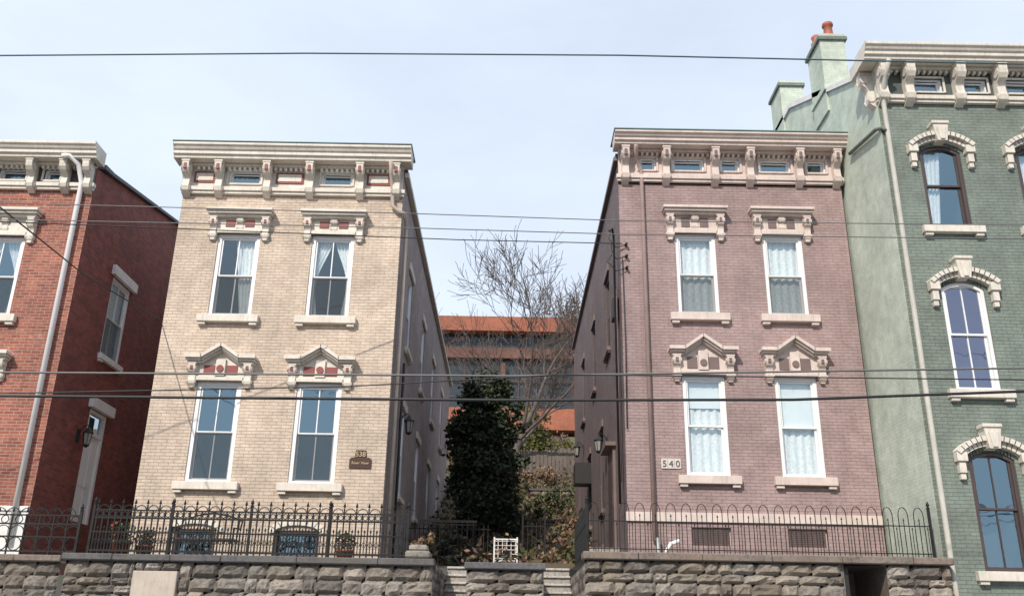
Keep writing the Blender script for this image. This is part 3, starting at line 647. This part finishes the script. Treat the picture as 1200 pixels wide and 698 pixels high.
for (xa,xb,y,z0,z1) in ((.9,2.5,28.5,3.9,4.5),(.6,2.5,32.5,4.9,5.6),(.8,2.6,38.5,6.9,7.6)):
    mb=MB(); blockwall(mb,xa,xb,y,z0,z1,None,(4,3),.05); mb.box(W,xa-.03,xb+.03,y-.05,y+.35,z1+.002,z1+.08,'cope'); mb.box(W,xa,xb,y+.04,y+.3,z0-.5,z1,'mortar'); mb.finish('garden_terrace_wall')
e=empty('side_stoop'); mb=MB()
for i in range(4): mb.box(W,1.75+.0,2.55,20.6+i*.28,22.4,3.05+i*.16,3.21+i*.16-.003,'conc')
mb.finish('stone_steps',e,bev=.012)
mb=MB()
for z in (.5,1.0): mb.tube([(1.72,20.7,3.1+z),(1.72,21.7,3.6+z),(1.72,22.4,3.6+z)],.016,'iron',5)
for y_,z_ in ((20.7,3.1),(21.2,3.35),(21.7,3.6),(22.4,3.6)): mb.tube([(1.72,y_,z_),(1.72,y_,z_+1)],.014,'iron',5)
mb.finish('handrail',e)

# ================================================================== bench + planters
e=empty('garden_bench'); mb=MB()
for i in range(5): mb.box(W,-6.6,-5.4,18.5+i*.09,18.57+i*.09,3.42,3.45,'framed')
for i in range(9): 
    x=-6.55+i*.137; mb.tube([(x,18.97,3.45),(x,19.05,3.9)],.012,'iron',5)
mb.tube([(-6.6,19.05,3.85),(-6.3,19.06,3.95),(-6.0,19.06,4.0),(-5.7,19.06,3.95),(-5.4,19.05,3.85)],.018,'iron',6)
for x in (-6.6,-5.4):
    mb.tube([(x,18.5,2.98),(x,18.5,3.65),(x,18.97,3.68),(x,19.05,3.85)],.018,'iron',6); mb.tube([(x,18.97,2.98),(x,18.97,3.6)],.018,'iron',6)
mb.finish('bench_frame',e)
def planter(x,y,z,s=1.):
    e=empty('potted_plant'); mb=MB(); mb.lathe(x,y,[(.12*s,z),(.17*s,z+.26*s),(.19*s,z+.27*s),(.19*s,z+.31*s),(.15*s,z+.31*s)],'pot'); mb.finish('pot',e,True)
    l=MB()
    for i in range(260):
        t=R.uniform(0,6.28); r=R.uniform(0,.22)*s; h=R.uniform(.28,.62)*s; c=Vector((x+r*math.cos(t),y+r*math.sin(t),z+h)); q=Vector((R.gauss(0,1),R.gauss(0,1),R.gauss(0,1))).normalized(); u=q.orthogonal().normalized()*.03; w=q.cross(u)
        l.add([tuple(c-u),tuple(c+w),tuple(c+u),tuple(c-w)],[(0,1,2,3)],'flow' if R.random()<.12 else 'shrub')
    l.finish('leaves',e)
planter(-7.35,17.95,2.97,1.1); planter(-6.95,18.1,2.97,.9); planter(-3.2,18.6,2.97,1.)

# ================================================================== FOLIAGE
def leaf(l,c,s,k):
    q=Vector((R.gauss(0,1),R.gauss(0,1),R.gauss(0,1)))
    if q.length<1e-3: return
    q.normalize(); u=q.orthogonal().normalized(); t=R.uniform(0,6.28); u=(u*math.cos(t)+q.cross(u)*math.sin(t)); w=q.cross(u)
    l.add([tuple(c-u*s),tuple(c+w*s*.55),tuple(c+u*s),tuple(c-w*s*.55)],[(0,1,2,3)],k)
def branch(mb,p,d,L,r,depth,k,spread=.5,up=.1,minr=.008):
    n=4; pts=[p.copy()]; rs=[r]; q=p.copy(); dd=d.copy()
    for i in range(n):
        dd=(dd+Vector((R.gauss(0,.13),R.gauss(0,.13),R.gauss(0,.09)+up*.35))).normalized(); q=q+dd*(L/n); pts.append(q.copy()); rs.append(max(minr,r*(1-.45*(i+1)/n)))
    mb.tube(pts,rs,k,6 if r>.06 else 3,False)
    if depth==0: return
    for i in range(R.choice([2,3,3])):
        t=R.uniform(.35,1); j=min(n-1,int(t*n)); s=pts[j].lerp(pts[j+1],t*n-j) if t<1 else pts[-1]
        ax=dd.orthogonal().normalized(); an=R.uniform(0,6.28); ax=Matrix.Rotation(an,3,dd)@ax
        nd=(dd*math.cos(spread*R.uniform(.6,1.4))+ax*math.sin(spread*R.uniform(.7,1.4))).normalized()
        branch(mb,s,nd,L*R.uniform(.55,.82),max(minr,rs[j]*.6),depth-1,k,spread,up,minr)
    branch(mb,pts[-1],dd,L*.72,rs[-1],depth-1,k,spread,up,minr)
def baretree(x,y,z,h,k='bark',sd=1,depth=5,r=.2,name='bare_tree',minr=.012):
    R.seed(sd); e=empty(name); mb=MB(); base=Vector((x,y,z))
    branch(mb,base,Vector((0,0,1)),h*.34,r,depth,k,.6,.16,minr); mb.finish('trunk_and_branches',e,True)
baretree(.2,44,8.4,13.2,sd=3,depth=6,r=.2); baretree(1.8,49,10.4,11.5,sd=11,depth=5,r=.14); baretree(-3.4,52,11.2,10,'barkr',sd=5,depth=5,r=.12)
baretree(-7,-12,0,19,sd=31,depth=5,r=.3,minr=.03); baretree(1,-13,0,20,sd=32,depth=5,r=.3,minr=.03); baretree(8,-12,0,19,sd=33,depth=5,r=.3,minr=.03)  # unseen trees behind the camera, added to give the windows something to reflect
R.seed(5)
def foliage(name,lumps,k,nper,size,trunk=None):
    e=empty(name); l=MB()
    for (x,y,z,rx,ry,rz) in lumps:
        for c in range(max(5,int(nper/60))):
            v=Vector((R.gauss(0,1),R.gauss(0,1),R.gauss(0,1))).normalized()*R.uniform(.35,1.02); cc=Vector((x+v.x*rx,y+v.y*ry,z+v.z*rz)); cr=R.uniform(.14,.3)*min(rx,rz)
            for i in range(60):
                w=Vector((R.gauss(0,.6),R.gauss(0,.6),R.gauss(0,.6)))*cr; leaf(l,cc+w,size*R.uniform(.6,1.3),k)
    l.finish('leaves',e)
    if trunk:
        t=MB()
        for pts,rs in trunk: t.tube(pts,rs,'bark',7)
        t.finish('trunk',e,True)
X0,Y0=-.78,29.5
foliage('evergreen_tree',[(X0-.2,Y0,9.2,.75,.7,.75),(X0+.35,Y0,8.5,.95,.8,.8),(X0-.45,Y0,8.2,.8,.8,.9),(X0,Y0,7.5,1.2,1.,.9),(X0+.45,Y0-.2,6.7,.9,.8,.9),(X0-.4,Y0-.1,6.6,.9,.8,.9),(X0+.3,Y0-.3,5.8,.9,.8,.8),(X0+.7,Y0-.3,5.2,.55,.5,.6),(X0-.2,Y0-.2,5.3,.8,.7,.8),(X0+.5,Y0,9.4,.35,.35,.4)],'ever',3400,.08,
 [([(X0,Y0,4.2),(X0+.1,Y0,6),(X0-.1,Y0,8),(X0,Y0,9.4)],[.16,.13,.09,.03]),([(X0+.05,Y0,5.5),(X0+.6,Y0,6.6),(X0+.8,Y0,7.6)],[.08,.06,.02]),([(X0,Y0,6.2),(X0-.5,Y0,7.4),(X0-.7,Y0,8.4)],[.07,.05,.02])])
foliage('small_leafy_tree',[(1.2,48,12.6,.9,.9,1.),(1.8,48,11.8,.8,.8,.8),(.7,48,11.6,.7,.7,.7)],'yell',900,.09,[([(1.2,48,10),(1.25,48,11.2),(1.1,48,12.6)],[.1,.07,.03])])
foliage('shrub',[(.9,34,6.2,.5,.5,.55),(1.2,34.2,5.8,.5,.5,.4)],'shrub',600,.06)
foliage('shrub',[(-.2,38,7.3,.8,.6,.7),(.4,38.6,7.6,.5,.5,.6)],'shrub',600,.07)
foliage('shrub',[(-1.9,25.5,4.0,.5,.5,.5),(-1.3,25.2,3.9,.4,.4,.35)],'ever',600,.05)
foliage('shrub',[(1.9,25.0,4.0,.35,.35,.4)],'shrub',500,.05)
foliage('shrub',[(1.6,26.5,4.2,.3,.4,.35),(.9,23.2,3.6,.3,.3,.3)],'dry',400,.045)
foliage('shrub',[(-1.62,18.2,3.35,.2,.3,.28)],'dry',500,.035)
foliage('shrub',[(1.9,30.3,5.2,.5,.5,.4),(.75,30.8,5.2,.35,.4,.4)],'dry',700,.05)
foliage('shrub',[(2.1,35.5,6.7,.6,.5,.6),(1.5,36,6.7,.5,.5,.45)],'shrub',900,.06)
foliage('shrub',[(.5,41,8.4,.9,.6,.6),(1.8,42,8.7,.8,.6,.6)],'dry',900,.07)
foliage('shrub',[(2.6,46.2,10.6,1.0,.6,.9),(.2,47,10.4,.8,.6,.8)],'yell',700,.08)
R.seed(77)
l=MB()
def hz(y):
    for i in range(len(prof)-1):
        if prof[i][0]<=y<=prof[i+1][0]: return prof[i][1]+(prof[i+1][1]-prof[i][1])*(y-prof[i][0])/(prof[i+1][0]-prof[i][0])
    return 17
for i in range(15000):
    y=R.uniform(23,66); x=R.uniform(-3.5,4); z=hz(y); k=R.choice(['dry','shrub','shrub','barkr'])
    c=Vector((x,y,z+abs(R.gauss(0,.24))))
    leaf(l,c,R.uniform(.05,.12),k)
for i in range(400):
    y=R.uniform(25,60); x=R.uniform(-3,3.5); z=hz(y); h=R.uniform(.3,1.0); l.tube([(x,y,z-.1),(x+R.gauss(0,.15),y,z+h*.6),(x+R.gauss(0,.35),y,z+h)],[.012,.009,.004],'barkr',3,False)
l.finish('undergrowth')

# ================================================================== OFFICE BUILDING
e=empty('office_building'); mb=MB(); Y=75.; xa,xb=-26,30
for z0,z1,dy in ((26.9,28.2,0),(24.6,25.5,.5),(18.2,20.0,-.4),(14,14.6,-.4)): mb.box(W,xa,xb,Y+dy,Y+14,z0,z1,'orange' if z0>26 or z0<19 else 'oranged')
for z0,z1 in ((25.5,26.9),(20.0,24.6),(14.6,18.2)): mb.box(W,xa+.3,xb-.3,Y+1.1,Y+13.5,z0+.002,z1-.002,'room')
x=xa+.4
while x<xb-.4:
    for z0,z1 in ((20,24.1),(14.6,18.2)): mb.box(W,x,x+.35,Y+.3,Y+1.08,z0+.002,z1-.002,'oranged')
    x+=6.2
mb.finish('brick_bands',e)
mb=MB()
for z0,z1 in ((25.5,26.9),(20.0,24.6),(14.6,18.2)): mb.quad(W,[(xa+.3,Y+1.,z0),(xb-.3,Y+1.,z0),(xb-.3,Y+1.,z1),(xa+.3,Y+1.,z1)],'glassd')
mb.finish('ribbon_glazing',e)
mb=MB(); x=xa+.3
while x<xb:
    for z0,z1 in ((25.5,26.9),(20.0,24.6),(14.6,18.2)): mb.box(W,x,x+.08,Y+.9,Y+.98,z0,z1,'framed')
    x+=1.55
for z in (22.6,16.8,21.2): mb.box(W,xa+.3,xb-.3,Y+.88,Y+.96,z,z+.09,'framed')
mb.finish('mullions',e)

# ================================================================== WIRES
def wire(pts,r,k,name='overhead_wire'):
    mb=MB(); out=[]
    for i in range(len(pts)-1):
        a,b=Vector(pts[i]),Vector(pts[i+1])
        for q in range(8): out.append(a.lerp(b,q/8))
    out.append(Vector(pts[-1])); mb.tube(out,r,k,6); mb.finish(name,None,True)
def across(p,r,k,Y=11.):
    p=[(x,Y,z) for x,z in p]; a,b=p[0],p[1]; s=(b[2]-a[2])/(b[0]-a[0]); c,d=p[-2],p[-1]; s2=(d[2]-c[2])/(d[0]-c[0])
    wire([(-28,Y,a[2]+s*(-28-a[0]))]+p+[(28,Y,d[2]+s2*(28-d[0]))],r,k)
across([(-7.34,9.30),(-3,9.43),(1.5,9.49),(7.26,9.46)],.012,'wireb')
across([(-6.85,6.98),(-1.27,6.93),(1.51,6.88),(6.8,6.92)],.007,'wireg')
across([(-6.9,6.74),(-1.26,6.72),(1.51,6.68),(6.8,6.72)],.007,'wireg')
wire([(-28,11,7.25),(-14,15.1,8.72),(-1.25,18.8,10.08),(2.6,19.9,10.55)],.012,'wire')
across([(-6.35,4.65),(.02,4.72),(6.44,4.94)],.013,'wireg')
across([(-6.28,4.35),(.02,4.41),(3.5,4.48),(6.38,4.64)],.018,'wire')
wire([(-7.6,9.5,7.1),(-8.07,13,7.88),(-8.3,16.5,8.15),(-8.1,19.97,8.45)],.014,'wire')
wire([(-28,10.6,4.2),(-6.2,10.8,4.33),(-2.0,10.9,4.52),(.6,10.9,4.72),(28,10.9,4.9)],.008,'wire')

# ================================================================== SKY / SUN / CAMERA
w=bpy.data.worlds.new('World'); sc.world=w; w.use_nodes=True; nt=w.node_tree; bg=nt.nodes['Background']
SE,SR=40,206
sky=nt.nodes.new('ShaderNodeTexSky'); sky.sky_type='NISHITA'; sky.sun_disc=False; sky.sun_elevation=math.radians(SE); sky.sun_rotation=math.radians(SR); sky.dust_density=1.
tc=nt.nodes.new('ShaderNodeTexCoord').outputs['Generated']
n1=noisen(nt,vscale(nt,tc,(1.2,1.2,3.2)),1.3,7,.55)
f=ramp(nt,n1,[(.32,.72),(.68,.99)])
c=mix(nt,sky.outputs[0],(7.3,8.2,9.6),f); nt.links.new(c,bg.inputs[0]); bg.inputs[1].default_value=.12
L=bpy.data.lights.new('sun','SUN'); L.energy=4.2; L.angle=math.radians(.6); L.color=(1,.90,.78); o=bpy.data.objects.new('sun',L); sc.collection.objects.link(o)
el,az=math.radians(SE),math.radians(SR); d=Vector((math.sin(az)*math.cos(el),math.cos(az)*math.cos(el),math.sin(el)))
o.rotation_euler=d.to_track_quat('Z','Y').to_euler()
cam=bpy.data.cameras.new('camera'); co=bpy.data.objects.new('camera',cam); sc.collection.objects.link(co); sc.camera=co
cam.sensor_width=36; cam.lens=1072/1200*36; cam.clip_end=6000
p=math.radians(20.7); th=.0177; Rv=Vector((1,0,0)); U=Vector((0,-math.sin(p),math.cos(p))); Fv=Vector((0,math.cos(p),math.sin(p)))
rc=Rv*math.cos(th)+U*math.sin(th); uc=-Rv*math.sin(th)+U*math.cos(th); bk=-Fv
mm=Matrix(((rc.x,uc.x,bk.x,0),(rc.y,uc.y,bk.y,0),(rc.z,uc.z,bk.z,1.6),(0,0,0,1))); co.matrix_world=mm
sc.view_settings.view_transform='Standard'; sc.view_settings.look='None'; sc.view_settings.exposure=0
